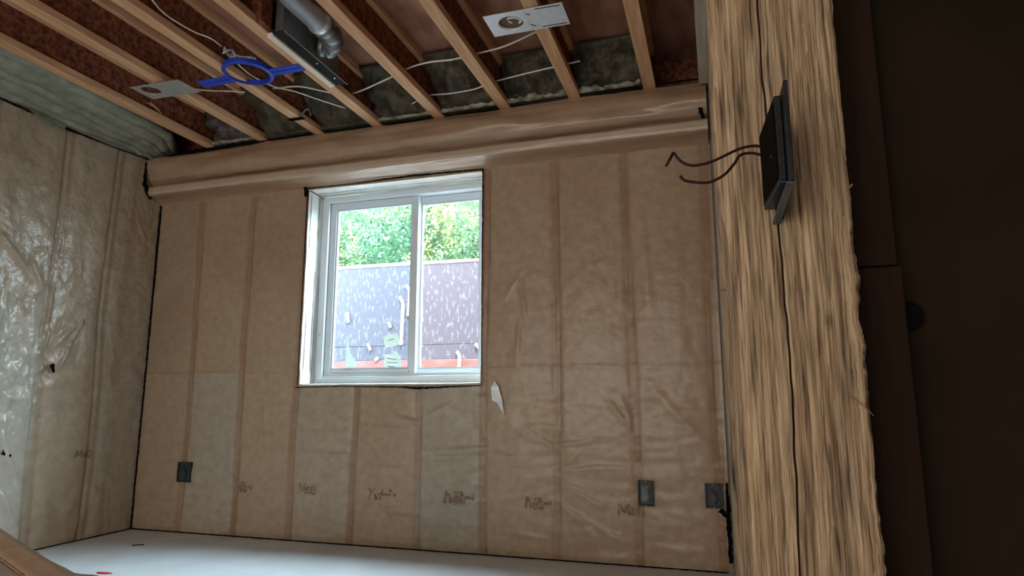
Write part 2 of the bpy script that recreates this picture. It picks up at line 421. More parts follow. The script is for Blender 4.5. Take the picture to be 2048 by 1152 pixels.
o = ragged('gap', [(.17, -.155, 2.438), (.4, -.158, 2.442), (.62, -.155, 2.447), (.86, -.15, 2.451), (1.0, -.148, 2.453)], [.014, .030, .030, .028, .006], Vector((0, -1, 0)), band); o['label'] = 'dark torn opening'
o = ragged('gap', [(.93, -.150, 2.456), (1.9, -.152, 2.459), (2.9, -.15, 2.461), (3.3, -.15, 2.460), (3.64, -.150, 2.456)], [.008, .006, .006, .012, .012], Vector((0, -1, 0)), band)
o = ragged('gap', [(3.30, -.168, 2.458), (3.315, -.17, 2.432)], [.018, .006], Vector((0, -1, 0)), band)
o = ragged('gap', [(3.62, -.152, 2.30), (3.635, -.155, 2.235)], [.02, .03], Vector((0, -1, 0)), band)

# ------------------------------------------------------------------ left wall
lstuds = [-.355, -.705, -1.11, -1.52, -1.92]
def LW(px, py): p = at(px, py, 0, 0.0); return p.y, p.z
lf = []
for (a, b, c, d, amp, w) in [(0, 680, 50, 690, -.010, .008), (0, 690, 40, 715, -.008, .007), (102, 690, 150, 650, .014, .008), (100, 700, 165, 645, .014, .007), (130, 700, 160, 655, .012, .006), (110, 665, 118, 640, .014, .006), (96, 640, 104, 575, .012, .007), (92, 690, 98, 660, .012, .006),
                             (60, 520, 80, 580, .016, .010), (25, 500, 60, 560, .014, .010), (0, 470, 40, 530, .013, .010), (118, 730, 135, 700, .012, .012), (115, 560, 118, 535, .008, .006), (162, 545, 162, 525, .009, .005), (142, 545, 142, 530, .009, .005), (275, 440, 290, 480, .005, .008),
                             (70, 745, 85, 735, .014, .008), (15, 590, 22, 620, -.010, .006), (40, 600, 48, 630, -.01, .006), (0, 870, 30, 980, .014, .02), (0, 790, 40, 800, .01, .01), (0, 990, 30, 1060, .014, .012)]:
    y1, z1 = LW(a, b); y2, z2 = LW(c, d); lf.append((y1, z1, y2, z2, amp, w))
def left_x(y, z):
    h = .006 * fbm(y * 3, z * 2, 5, 3) + .002 * fbm(y * 12, z * 10, 8, 3)
    for i, sy in enumerate(lstuds):
        d = y - sy - .012 * math.sin(z * 3 + i * 2)
        if abs(d) < .2:
            h -= (.008 * gauss(d + .02, .010) + .003 * gauss(d - .022, .010)) * (1 + .5 * fbm(i * 3, z * 2.5, 3, 2))
            h += .006 * gauss(abs(d) - .09, .05)
    if y < -.72:                                         # crumpled bay nearest the room
        zz = max(0, 1 - abs(z - 1.05) / .95)
        h += zz * (.015 * fbm(y * 7 + 2, z * 5, 2, 4) + .010 * abs(fbm(y * 17, z * 9, 7, 3)))
    for (y1, z1, y2, z2, amp, w) in lf:
        if min(y1, y2) - .06 < y < max(y1, y2) + .06 and min(z1, z2) - .06 < z < max(z1, z2) + .06:
            d, t = seg_dist(y, z, y1, z1, y2, z2); h += 1.3 * amp * gauss(d, w)
    e = min(1, max(0, -y) / .05)
    return h * e
def left_col(y, z):
    t = .5 + .5 * fbm(y * 1.7, z * 1.4, 4, 3)
    base = np.array((.42, .33, .24)); tan = np.array((.48, .39, .295)); grey = np.array((.54, .51, .43))
    c = base * (1 - t) + tan * t
    if -.355 < y and z < 1.5: c = c * .5 + np.array((.44, .39, .33)) * .5
    if y < -.72:
        m = max(0, min(1, (1.55 - z) / .4 + .5 * fbm(y * 5, z * 4, 2, 3)))
        c = c * (1 - m) + grey * m
    for i, sy in enumerate(lstuds):
        d = y - sy - .012 * math.sin(z * 3 + i * 2)
        if abs(d) < .06:
            wg = .7 * max(0, 1 - (abs(d) / .034) ** 4) * (.6 + .4 * fbm(i * 5, z * 3, 2, 2)); wg = max(0, wg)
            c = c * (1 - wg) + np.array((.35, .25, .17)) * wg
            c = c * (1 - .2 * gauss(abs(d) - .026, .006))
    return c
ys = sorted(set(steps(-1.7, 0, .009) + steps(YR, -1.7, .1)))
wl = grid_mesh('wall_left', ys, steps(0, 2.425, .014), lambda y, z: (left_x(y, z), y, z), M_kraft_l, left_col)
tag(wl, kind='structure')
tag(finish('wall_left_foundation', B(-.3, -.02, YR, .26, 0, 2.75), M_wallout), kind='structure')
for (x0, y0, x1, y1, g) in [(149, 897, 187, 917, G3)]:
    ay, az = LW(x0, y1); by, bz = LW(x1, y0)
    print_mark('printed_mark', lambda u, v: (left_x(ay + u, az + v) + .0015, ay + u, az + v), g, by - ay, bz - az, wl)
# small torn hole showing green insulation
o = ragged('hole', [(.022, LW(98, 728)[0], LW(98, 728)[1]), (.022, LW(102, 745)[0], LW(102, 745)[1])], [.03, .02], Vector((1, 0, 0)), wl); o['label'] = 'dark torn hole'
o = ragged('hole', [(.012, LW(0, 905)[0], LW(0, 905)[1]), (.014, LW(18, 912)[0], LW(18, 912)[1])], [.03, .02], Vector((1, 0, 0)), wl)
# dark open joint in the corner between left and back walls
o = ragged('corner_gap', [(.012, -.016, .0), (.012, -.014, 1.0), (.012, -.016, 2.14)], [.011, .012, .016], Vector((1, -1, 0)).normalized(), back); o['label'] = 'dark open joint'
o = ragged('corner_gap', [(.016, -.10, 2.17), (.014, -.165, 2.24), (.012, -.172, 2.40)], [.045, .030, .012], Vector((1, -.5, 0)).normalized(), back)
# dark joint between walls and floor
o = ragged('floor_gap', [(.01, -.012, .004), (1.8, -.010, .004), (3.64, -.010, .004)], [.012, .010, .010], Vector((0, -.6, 1)).normalized(), back)
o = ragged('floor_gap', [(.012, -.02, .004), (.012, -1.5, .004)], [.010, .008], Vector((.6, 0, 1)).normalized(), wl)

# pleated insulation along the top of the left wall
def rib_pt(u, y):
    yy = max(-1.6, y)
    xo = .33 + .13 * min(1, (-.29 - yy) / 1.15) if yy < -.29 else .33 - .22 * (yy + .29) / .29
    x = .006 + u * (xo - .006)
    zb = 2.435 + .035 * u
    fold = abs(math.sin(u * PI * 4.0 + .5 * fbm(y * 1.3, u, 1, 2))) ** .6
    RB = (0, .14, .36, .52, .80, 1.0001); q = max(i for i in range(5) if u >= RB[i]); f_ = (u - RB[q]) / (RB[q+1] - RB[q])
    z = zb + .060 - (.078 - .004 * q) * math.sqrt(max(0, 1 - abs(2 * f_ - 1) ** 2.6)) * (.85 + .2 * fbm(y * 2, q * 3.1, 1, 2)) * (.6 + .4 * min(1, -y / .6)) + .010 * fbm(x * 9, y * 5, 2, 3)
    if y > -.25: z += .012 * fbm(x * 14, y * 14, 5, 3)
    return (x, y, z)
ribs = grid_mesh('pleated_insulation', steps(0, 1, .0125), sorted(set(steps(-1.7, -.03, .02) + steps(-5.0, -1.7, .1))), rib_pt, M_fiber_pale, None, thick=.006)
tag(ribs, 'grey-green pleated insulation film running along the top of the left wall', 'insulation')
o = ragged('gap', [(.02, -1.25, 2.425), (.02, -.75, 2.405), (.018, -.45, 2.41), (.016, -.12, 2.43)], [.012, .018, .008, .010], Vector((1, 0, 0)), wl); o['label'] = 'dark torn edge'
# pale torn flap of film under the pleats
bm = bmesh.new()
for (a, b) in [((40, 205), (120, 250)), ]:
    P = [LW(40, 204), LW(62, 214), LW(90, 236), LW(125, 252), LW(118, 262), LW(80, 250), LW(50, 225)]
    bm.faces.new([bm.verts.new((.022 + .004 * i, y, z)) for i, (y, z) in enumerate(P)])
o = finish('torn_film', bm, M_fiber_pale, wl); o['label'] = 'pale torn flap of plastic film'

# ------------------------------------------------------------------ floor, subfloor ceiling, other walls
bm = B(-.2, XR, YR - .5, .26, -.15, 0)
floor = tag(finish('floor', bm, M_conc), kind='structure')
tag(finish('ceiling', B(-.2, XR, YR, .26, ZS, ZS + .03), M_ply), kind='structure')
# rear wall (solid, no door; the room is filled by the added lamp rear_fill)
bm = bmesh.new()
box(bm, -.2, XR, YR - .15, YR, -.1, ZS)
tag(finish('wall_rear', bm, M_wallout), kind='structure')
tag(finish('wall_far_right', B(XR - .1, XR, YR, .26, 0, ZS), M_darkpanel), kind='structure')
# right partition behind the post
tag(finish('wall_right', B(3.668, 3.76, -2.56, .0, 0, 2.44), mat('partition_facing', (.36, .25, .16), .7, c2=(.42, .30, .2), nscale=6, bump=.3)), kind='structure')
tag(finish('trim_1', B(3.622, 3.668, -2.50, -.17, 2.415, 2.452), mat('grey_plate_wood', (.36, .31, .25), .8, c2=(.46, .40, .33), scale=(20, 1, 20), nscale=3), bevel=.002), kind='structure')

# ------------------------------------------------------------------ window
win = thing('window_1', None, None, (0, 0, 0), kind='structure')
# poly wrapped reveal: four boards with wrinkled film
def rev_jamb(x, sgn):
    def fn(y, z):
        w = .004 * abs(fbm(y * 22, z * 2.2, 3, 3)) + .003 * math.sin(y * 90 + 1.5 * math.sin(z * 3)) + .003 * fbm(y * 9, z * 9, 5, 2)
        return (x + sgn * (.012 + w), y, z)
    return fn
jl = grid_mesh('jamb', steps(-.012, .19, .006), steps(WZ0 - .005, WZ1 + .005, .015), rev_jamb(WX0 - .01, 1), mat('film_over_jamb', (.82, .78, .72), .4, c2=(.92, .90, .88), scale=(1, 9, 1), nscale=7, bump=.5, bscale=9, coat=.4), parent=win, thick=.004)
jl['label'] = 'film-wrapped reveal'
jr = grid_mesh('jamb', steps(-.012, .19, .01), steps(WZ0 - .005, WZ1 + .005, .03), rev_jamb(WX1 + .01, -1), M_poly, parent=win, thick=.004)
hd = grid_mesh('head', steps(WX0, WX1, .015), steps(-.012, .19, .008), lambda x, y: (x, y, WZ1 - .004 - .004 * abs(fbm(x * 3, y * 18, 2, 3)) - .002 * math.sin(y * 70 + math.sin(x * 4))), M_poly, parent=win, thick=.004)
si = grid_mesh('sill', steps(WX0, WX1, .015), steps(-.016, .19, .008), lambda x, y: (x, y, WZ0 + .004 + .003 * fbm(x * 3, y * 18, 2, 3) - (.006 if y < -.01 else 0)), mat('film_over_sill', (.74, .70, .64), .45, c2=(.85, .82, .78), nscale=8, bump=.3), parent=win, thick=.006)
# thin dark folds and creases drawn by the film along the jamb
for yy in (.012, .085, .102):
    bm = bmesh.new(); tube(bm, [(WX0 + .006 + .003 * math.sin(z * 7), yy + .005 * math.sin(z * 5 + yy * 60), z) for z in [WZ0 + .02 + (WZ1 - WZ0 - .05) * i / 10 for i in range(11)]], .0016, 5)
    o = finish('film_crease', bm, mat('crease_dark', (.16, .12, .10), .8), win)
bm = bmesh.new(); tube(bm, [(WX0 + .008, -.01, WZ1 - .012), (WX0 + .012, .05, WZ1 - .014), (WX0 + .010, .14, WZ1 - .02)], .0028, 5); tube(bm, [(WX0 + .012, .142, WZ1 - .012), (WX0 + .012, .145, WZ1 - .035)], .005, 5)
finish('film_crease', bm, mat('crease_dark', (.07, .06, .055), .8), win)
bm = bmesh.new(); tube(bm, [(WX0 + .02 + (WX1 - WX0 - .04) * i / 9, .055 + .004 * math.sin(i * 2.1), WZ1 - .012) for i in range(10)], .0014, 5); finish('film_crease', bm, mat('crease_dark', (.2, .15, .12), .8), win)
# torn dark edge of the facing round the opening
EG = [(WX0 - .004, -.022, WZ0 - .004), (WX0 - .004, -.022, WZ1 - .01)]
o = ragged('facing_edge', EG, [.006, .010], Vector((0, -1, 0)), win); o['label'] = 'dark torn edge of the facing'
o = ragged('facing_edge', [(WX0 - .022, -.026, WZ1 + .014), (WX0 - .012, -.026, WZ1 - .05)], [.03, .03], Vector((0, -1, 0)), win)
o = ragged('facing_edge', [(WX0 - .01, -.024, WZ1 + .006), (WX0 + .3, -.024, WZ1 + .004), (WX0 + .75, -.024, WZ1 + .012), (WX1 + .006, -.024, WZ1 + .004)], [.008, .006, .014, .010], Vector((0, -1, 0)), win)
o = ragged('facing_edge', [(WX0 - .02, -.024, WZ0 - .014), (WX0 + .3, -.024, WZ0 - .008), (WX0 + .7, -.024, WZ0 - .016), (WX0 + .8, -.024, WZ0 - .022), (WX1 + .004, -.024, WZ0 - .01)], [.006, .006, .010, .016, .006], Vector((0, -1, 0)), win)
o = ragged('facing_edge', [(WX1 + .006, -.022, WZ0 - .01), (WX1 + .006, -.022, WZ1 + .008)], [.004, .009], Vector((0, -1, 0)), win)
# vinyl slider
def ring(bm, x0, x1, z0, z1, t, y0, y1, tb=None):
    tb = tb or t
    box(bm, x0, x0 + t, y0, y1, z0, z1); box(bm, x1 - t, x1, y0, y1, z0, z1)
    box(bm, x0 + t, x1 - t, y0, y1, z1 - tb, z1); box(bm, x0 + t, x1 - t, y0, y1, z0, z0 + tb)
    return bm
fx0, fx1, fz0, fz1 = WX0 + .016, WX1 + .02, WZ0 + .012, WZ1 - .018
fr = finish('frame', ring(bmesh.new(), fx0, fx1, fz0, fz1, .055, .125, .215, .042), M_vinyl, win, bevel=.003)
finish('frame_stop', ring(bmesh.new(), fx0 + .03, fx1 - .03, fz0 + .022, fz1 - .022, .028, .108, .124, .02), M_vinyl, win, bevel=.002)
mid = 1.885
def sash(x0, x1, y0, y1):
    s = finish('sash', ring(bmesh.new(), x0, x1, fz0 + .044, fz1 - .044, .042, y0, y1, .040), M_vinyl, win, bevel=.003)
    r_ = finish('glazing_bead', ring(bmesh.new(), x0 + .0425, x1 - .0425, fz0 + .0845, fz1 - .0845, .010, y0 + .006, y1 - .004), mat('bead', (.62, .70, .76), .4), s)
    g = finish('pane', B(x0 + .05, x1 - .05, (y0 + y1) / 2 - .002, (y0 + y1) / 2 + .002, fz0 + .09, fz1 - .09), M_glass, s)
    return s, g
s1, g1 = sash(fx0 + .058, mid + .02, .135, .165); g1.data.materials[0] = M_glass_c
s2, g2 = sash(mid - .022, fx1 - .057, .172, .202)
finish('track', B(fx0 + .06, fx1 - .06, .128, .132, fz0 + .043, fz0 + .060), M_vinyl, win)
bm = bmesh.new(); tube(bm, [(fx0 + .033, .104, 1.22), (fx0 + .033, .1095, 1.22)], .004, 8); finish('screw', bm, mat('screw', (.3, .3, .3), .4, .6), win)

# paper labels on the left pane
def patch(name, pxs, y, m, parent, lab=None, th=.0008):
    bm = bmesh.new(); bm.faces.new([bm.verts.new(at(a, b, 1, y)) for a, b in pxs])
    o = finish(name, bm, m, parent); o.modifiers.new('s', 'SOLIDIFY').thickness = th
    if lab: o['label'] = lab
    return o
patch('sticker', [(766, 673), (794, 666), (800, 689), (771, 696)], .146, M_sticker, s1, 'small square paper sticker on the glass')
patch('sticker', [(768, 709), (786, 708), (790, 701), (800, 712), (803, 735), (800, 742), (769, 741)], .146, M_sticker, s1, 'torn paper sticker low on the glass')
patch('sticker', [(694, 670), (699, 705), (711, 723), (711, 742), (690, 742)], .146, M_sticker, s1, 'torn pinkish paper left on the glass corner')
for i, (a, b, c, d) in enumerate([(775, 716, 793, 718), (774, 724, 795, 725), (775, 732, 790, 733), (776, 738, 784, 738), (776, 680, 788, 677)]):
    patch('sticker_print', [(a, b), (c, d), (c, d + 1.6), (a, b + 1.6)], .1445, mat('print_grey', (.35, .4, .45), .7), s1)

# ------------------------------------------------------------------ outside: window well and hedge
tag(finish('well_floor', B(-1.5, 5, .26, 1.32, .84, .90), M_soil), 'pale gravel floor of the window well', 'ground', kind='structure')
wellw = thing('retaining_wall', 'purple-brown stained board retaining wall with pale scratches seen through the window', 'wall', (1.5, 1.35, .9))
def WP(o): o.matrix_parent_inverse = wellw.matrix_basis.inverted() if False else o.matrix_parent_inverse; o.location = Vector(o.location) - wellw.location; return o
b0 = .90
for i, (z0, z1) in enumerate([(b0, 1.128), (1.131, 1.245), (1.248, 1.905)]):
    WP(finish('board', B(-1.5, 5, 1.31 + (.002 if i % 2 else 0), 1.36, z0, z1), M_wellred if i < 1 else M_well, wellw, bevel=.002))
def cap_pt(x, v):
    a = v * 2 * PI
    return (x, 1.335 + .035 * math.cos(a), 1.918 + (.016 + .006 * fbm(x * 7, 0, 0, 3)) * math.sin(a) + .006 * math.sin(x * 2.3))
WP(grid_mesh('foam_cap', steps(-1.5, 5, .02), steps(0, 1, .1), cap_pt, M_foam, parent=wellw))['label'] = 'cream foam bead along the top'
for pts_ in [[(812, 571), (819, 582), (818, 610), (816, 632)], [(799, 594), (806, 610), (804, 650), (802, 690)], [(951, 688), (962, 702), (963, 730), (962, 742)], [(914, 703), (919, 715), (917, 740)], [(777, 645), (781, 655)], [(735, 688), (741, 700)], [(694, 626), (697, 645)], [(750, 720), (756, 716)]]:
    bm = bmesh.new(); P = [at(a, b, 1, 1.303) for a, b in pts_]
    tube(bm, P, .013 if len(P) > 2 else .012, 6); WP(finish('foam_drip', bm, M_foam, wellw, smooth=True))
tag(finish('ground_outside', B(-6, 9, 1.36, 9, 1.7, 1.86), M_soil), kind='structure')
# hedge: thousands of small leaves in one uncountable mass
bm = bmesh.new()
rnd = random.Random(3)
for i in range(24000):
    x = rnd.uniform(-1.6, 4.2); z = rnd.uniform(1.86, 3.05)
    front = 1.95 + .22 * fbm(x * 1.6, z * 1.6, 1, 3) + .10 * fbm(x * 6, z * 6, 4, 2)
    y = front + abs(rnd.gauss(0, .10))
    s = rnd.uniform(.013, .030)
    n = Vector((rnd.uniform(-1, 1), rnd.uniform(-1.6, .2), rnd.uniform(-.3, 1.3))).normalized()
    a = n.orthogonal().normalized(); a.rotate(Matrix.Rotation(rnd.uniform(0, 6.28), 3, n)); b = n.cross(a)
    c = Vector((x, y, z))
    bm.faces.new([bm.verts.new(c + a * s), bm.verts.new(c + b * s * .5 + n * s * .12), bm.verts.new(c - a * s), bm.verts.new(c - b * s * .5 + n * s * .12)])
hedge = finish('hedge', bm, M_leaf); tag(hedge, 'bright green leafy hedge above the board wall outside the window', 'hedge', kind='stuff')
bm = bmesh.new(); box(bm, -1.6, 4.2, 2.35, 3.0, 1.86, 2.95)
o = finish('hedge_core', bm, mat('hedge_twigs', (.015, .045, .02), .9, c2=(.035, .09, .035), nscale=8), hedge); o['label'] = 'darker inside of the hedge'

# ------------------------------------------------------------------ I-joists
def joist(x, y0, y1, name='floor_joist'):
    t = thing(name, None, 'joist', (x + .032, y1, ZJ))
    off = (x + .032, y1, ZJ)
    finish('bottom_flange', B(x, x + .064, y0, y1, ZJ, ZJ + .038, off=off), M_lumber, t, bevel=.002)
    finish('web', B(x + .027, x + .037, y0, y1, ZJ + .0385, ZS - .0385, off=off), M_osb, t)
    finish('top_flange', B(x, x + .064, y0, y1, ZS - .038, ZS - .0005, off=off), M_lumber, t, bevel=.002)
    return t
jl_labels = ['leftmost ceiling I-joist, beside the pleated insulation on the left wall', 'second ceiling I-joist from the left, under the dull grey light plate',
    'third ceiling I-joist from the left, with black strap near its wall end', 'ceiling I-joist with the pale wood strip fixed along its right side',
    'ceiling I-joist directly right of the round silver duct', 'ceiling I-joist sixth from the left, between the duct joist and the bright plate',
    'ceiling I-joist passing behind the bright silver light plate', 'orange-lit rightmost ceiling I-joist fully in view, right of the silver plate', ]
joists = []
for k, lab in enumerate(jl_labels):
    j = joist(J0 + S * k, -5.2, -.10); j['label'] = lab; j['group'] = 'ceiling joists'; joists.append(j)
# black strap near the end of the third joist
xs3 = J0 + 2 * S
st = thing('metal_strap', 'small black strap hooked round the third joist near the back wall', 'strap', (xs3 + .03, -.36, 2.45))
p0 = at(566, 232, 2, 2.449); p1 = at(600, 238, 2, 2.449)
bm = bmesh.new(); box(bm, xs3 - .014, xs3 + .085, -.385, -.355, 2.4475, 2.4515, off=st.location); finish('band', bm, M_black, st)
bm = bmesh.new(); tube(bm, [Vector(p) - st.location for p in [(xs3 + .072, -.37, 2.452), (xs3 + .085, -.37, 2.49), (xs3 + .110, -.36, 2.505), (xs3 + .12, -.35, 2.47)]], .005, 8)
finish('hook', bm, M_galvd, st, smooth=True)

# insulation batts stuffed into the bay ends
bl = ['', 'dark grey insulation in the bay end nearest the left wall corner', 'dark olive insulation in the bay end left of the joist with the black strap',
      'dark olive insulation in the bay end between the black strap and the pale wood strip', 'olive insulation in the bay end beyond the duct elbow and register boot',
      'olive insulation in the bay end directly right of the duct bay', 'olive insulation in the bay end left of the joist crossed by the silver plate', 'mottled green insulation in the rightmost visible bay end, right of the silver plate joist']
top_y = [-.20, -.26, -.42, -.46, -.42, -.44, -.30, -.30]
for k in range(7):
    xa, xb = J0 + S * k + .045, J0 + S * (k + 1) + .02
    ty = top_y[k + 1]; 
    def fn(u, v, xa=xa, xb=xb, ty=ty, k=k):
        x = xa + (xb - xa) * u
        prog = v
        y = -.122 + (ty + .122) * prog ** 1.3 - .05 * math.sin(PI * u) * math.sin(PI * v)
        z = 2.468 + (ZS - .012 - 2.468) * prog
        w = .045 * fbm(x * 8, v * 3 + k, 3, 4) * math.sin(PI * v) ** .5 if 0 < v < 1 else 0
        return (x, y + w, z + w * .4)
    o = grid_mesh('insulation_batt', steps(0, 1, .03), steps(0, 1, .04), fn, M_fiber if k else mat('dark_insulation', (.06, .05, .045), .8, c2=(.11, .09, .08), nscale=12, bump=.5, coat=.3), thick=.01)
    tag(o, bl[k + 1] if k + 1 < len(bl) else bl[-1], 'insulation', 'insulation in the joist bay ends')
    # frayed pale edge where it meets the band
    bm = bmesh.new(); rr = random.Random(k)
    amt = [.5, .1, .15, .5, .8, 1, 1.1][k]
    P = []
    n = 26
    lowv = []; upv = []
    for i in range(n + 1):
        x = xa + .012 + (xb - xa - .04) * i / n
        hgt = .006 + .034 * amt * max(.05, .5 + .8 * fbm(x * 9, k, 3, 3))
        lowv.append(bm.verts.new((x, -.165 + .006 * rr.random(), 2.462)))
        upv.append((bm.verts.new((x, -.175 - .03 * amt * rr.random(), 2.465 + hgt * .5)), bm.verts.new((x, -.16 - .01 * rr.random(), 2.466 + hgt))))
    for i in range(n):
        bm.faces.new((lowv[i], lowv[i+1], upv[i+1][0], upv[i][0])); bm.faces.new((upv[i][0], upv[i+1][0], upv[i+1][1], upv[i][1]))
    f = finish('frayed_edge', bm, M_tuft if k > 2 or k == 0 else M_fiber, o, smooth=True); f['label'] = 'paler frayed lower edge'
    f.modifiers.new('s', 'SOLIDIFY').thickness = .004

# ------------------------------------------------------------------ ceiling light rough-in plates
def plate(name, lab, x0, x1, y0, y1, hx, hy, r, m, tilt=(0, 0), grp=None):
    z = 2.4490
    cx, cy = (x0 + x1) / 2, (y0 + y1) / 2
    t = thing(name, lab, 'mounting plate', (cx, cy, z))
    bm = bmesh.new(); N = 32
    outer = []; inner = []
    for k in range(N):
        a = 2 * PI * k / N
        inner.append((hx + r * math.cos(a), hy + r * math.sin(a)))
        dx, dy = math.cos(a), math.sin(a)
        s_ = min(((x1 - hx) / dx if dx > 1e-6 else (x0 - hx) / dx if dx < -1e-6 else 9), ((y1 - hy) / dy if dy > 1e-6 else (y0 - hy) / dy if dy < -1e-6 else 9))
        outer.append((hx + dx * s_, hy + dy * s_))
    # snap the nearest outer points onto the corners
    for c in ((x0, y0), (x0, y1), (x1, y0), (x1, y1)):
        i = min(range(N), key=lambda i: (outer[i][0] - c[0]) ** 2 + (outer[i][1] - c[1]) ** 2); outer[i] = c
    def V(p): 
        return (p[0] - cx, p[1] - cy, tilt[0] * (p[0] - cx) + tilt[1] * (p[1] - cy))
    vo = [bm.verts.new(V(p)) for p in outer]; vi = [bm.verts.new(V(p)) for p in inner]
    for k in range(N): bm.faces.new((vo[k], vo[(k+1) % N], vi[(k+1) % N], vi[k]))
    p = finish('plate', bm, m, t); p.modifiers.new('s', 'SOLIDIFY').thickness = .0015
    # collar round the hole
    bm = bmesh.new(); vs = []
    for k in range(N):
        a = 2 * PI * k / N; px_, py_ = hx + r * math.cos(a), hy + r * math.sin(a); v = V((px_, py_))
        vs.append((bm.verts.new(v), bm.verts.new((v[0], v[1], v[2] + .012))))
    for k in range(N): bm.faces.new((vs[k][0], vs[(k+1) % N][0], vs[(k+1) % N][1], vs[k][1]))
    c = finish('collar', bm, m, t, smooth=True); c.modifiers.new('s', 'SOLIDIFY').thickness = .001
    return t, V
t1, V1 = plate('light_mounting_plate', 'dull grey metal light plate with round hole under the second joist', .735, 1.06, -.972, -.818, .812, -.905, .052, M_plate_g, tilt=(-.02, .03), grp=None)
t2, V2 = plate('light_mounting_plate', 'bright silver light plate with coiled wire in its hole, right of the duct', 2.745, 3.096, -1.02, -.855, 2.848, -.935, .056, M_plate_b)
# pressed slots and bends on the bright plate
for (xa, ya, xb, yb) in [(2.975, -1.008, 3.085, -1.004), (2.975, -.872, 3.085, -.870), (2.93, -.985, 2.945, -.975), (2.93, -.905, 2.948, -.885)]:
    bm = bmesh.new(); tube(bm, [V2((xa, ya)), V2((xb, yb))], .0028, 6); o = finish('slot', bm, M_black, t2); o.location.z = -.0005
bm = bmesh.new(); box(bm, 2.918 - 2.9205, 2.928 - 2.9205, -.0825, .0825, -.0030, -.0002); finish('rib', bm, M_plate_b, t2, bevel=.001)
bm = bmesh.new(); box(bm, .93 - .8975, .936 - .8975, -.077, .077, -.0035, -.001); finish('rib', bm, M_plate_g, t1)

# blue plastic bracket ring
bc = Vector((1.442, -.912, 2.446))
t = thing('light_ring_bracket', 'blue plastic ring bracket with two flat tabs nailed under the joists', 'bracket', bc)
bm = bmesh.new(); N = 48; ro, ri = .124, .107; rings = []
for k in range(N):
    a = 2 * PI * k / N
    c, s = math.cos(a), math.sin(a)
    rings.append([bm.verts.new((ro * c, ro * s, -.001)), bm.verts.new((ro * c, ro * s, .022)), bm.verts.new((ri * c, ri * s, .022)), bm.verts.new((ri * c, ri * s, -.006))])
for k in range(N):
    A, Bq = rings[k], rings[(k+1) % N]
    for q in range(4): bm.faces.new((A[q], A[(q+1) % 4], Bq[(q+1) % 4], Bq[q]))
finish('ring', bm, M_blue, t, smooth=False, bevel=.001)
for (xa, xb, yoff) in [(-.318, -.108, .025), (.108, .295, .030)]:
    bm = bmesh.new(); box(bm, xa, xb, -.032 + yoff * (1 if xa < 0 else 1) - .0, .032 + yoff, .001, .006)
    finish('tab', bm, M_blue, t, bevel=.001)
    bm = bmesh.new(); box(bm, xa + .01, xb - .01, yoff - .002, yoff + .002, -.003, .001); finish('stiffener', bm, M_blue, t)

# ------------------------------------------------------------------ duct, elbow and register boot
pr = .052
zc = 2.555
A0 = at(590, 0, 2, zc); A1 = at(640, 47, 2, zc)
xc = .5 * (A0.x + A1.x)
dt = thing('round_duct', 'shiny galvanised round duct between two joists, bending into a long dark register boot', 'duct', (xc, -1.0, zc))
DO = Vector((xc, -1.0, zc))
bm = bmesh.new(); tube(bm, [Vector((xc, -4.8, zc)) - DO, Vector((xc, A1.y, zc)) - DO], pr, 32, smooth=False); finish('pipe', bm, M_galv, dt, smooth=True)
bm = bmesh.new(); tube(bm, [Vector((xc + .0, A1.y - .02, zc)) - DO, Vector((xc, A1.y + .012, zc)) - DO], pr + .004, 32, smooth=False); finish('crimp_collar', bm, M_galv, dt, smooth=True)
# gored elbow bending to -x and down to the boot
bm = bmesh.new()
segs = 5
yy = A1.y + .012
ex = [Vector((xc, yy, zc)), Vector((xc + .002, yy + .05, zc - .004)), Vector((xc - .006, yy + .10, zc - .014)), Vector((xc - .035, yy + .135, zc - .024)), Vector((xc - .072, yy + .135, zc - .030)), Vector((xc - .10, yy + .11, zc - .030))]
def pt(a):
    s_ = max(0, min(.9999, a / (PI * .56))) * (len(ex) - 1); i = int(s_); f = s_ - i
    P = [ex[max(0, i - 1)], ex[i], ex[i + 1], ex[min(len(ex) - 1, i + 2)]]
    return 0.5 * ((2 * P[1]) + (-P[0] + P[2]) * f + (2*P[0] - 5*P[1] + 4*P[2] - P[3]) * f*f + (-P[0] + 3*P[1] - 3*P[2] + P[3]) * f**3)
N = 28
prev = None
nst = 30
pass
for i in range(nst + 1):
    a = (PI * .56) * i / nst
    p = pt(a); d = (pt(a + .02) - pt(a - .02)).normalized()
    u = d.cross(Vector((0, 0, 1))).normalized(); v = d.cross(u)
    g = abs(math.sin(i / nst * PI * segs))
    rr = pr * (.88 + .20 * g)
    ringv = [bm.verts.new(p + rr * (math.cos(2*PI*k/N) * u + math.sin(2*PI*k/N) * v) - DO) for k in range(N)]
    if prev:
        for k in range(N): bm.faces.new((prev[k], prev[(k+1) % N], ringv[(k+1) % N], ringv[k]))
    prev = ringv
finish('elbow', bm, M_galvd, dt, smooth=True)
for jx in [xc]:
    for yq in (-1.6, -2.6):
        pass
# boot: long slim sheet metal box with bottom flange
bx0, bx1, by0, by1 = 1.812, 1.852, -1.19, -.68
bo = DO
bm = bmesh.new()
box(bm, bx0, bx0 + .002, by0, by1, 2.446, 2.60, off=bo)
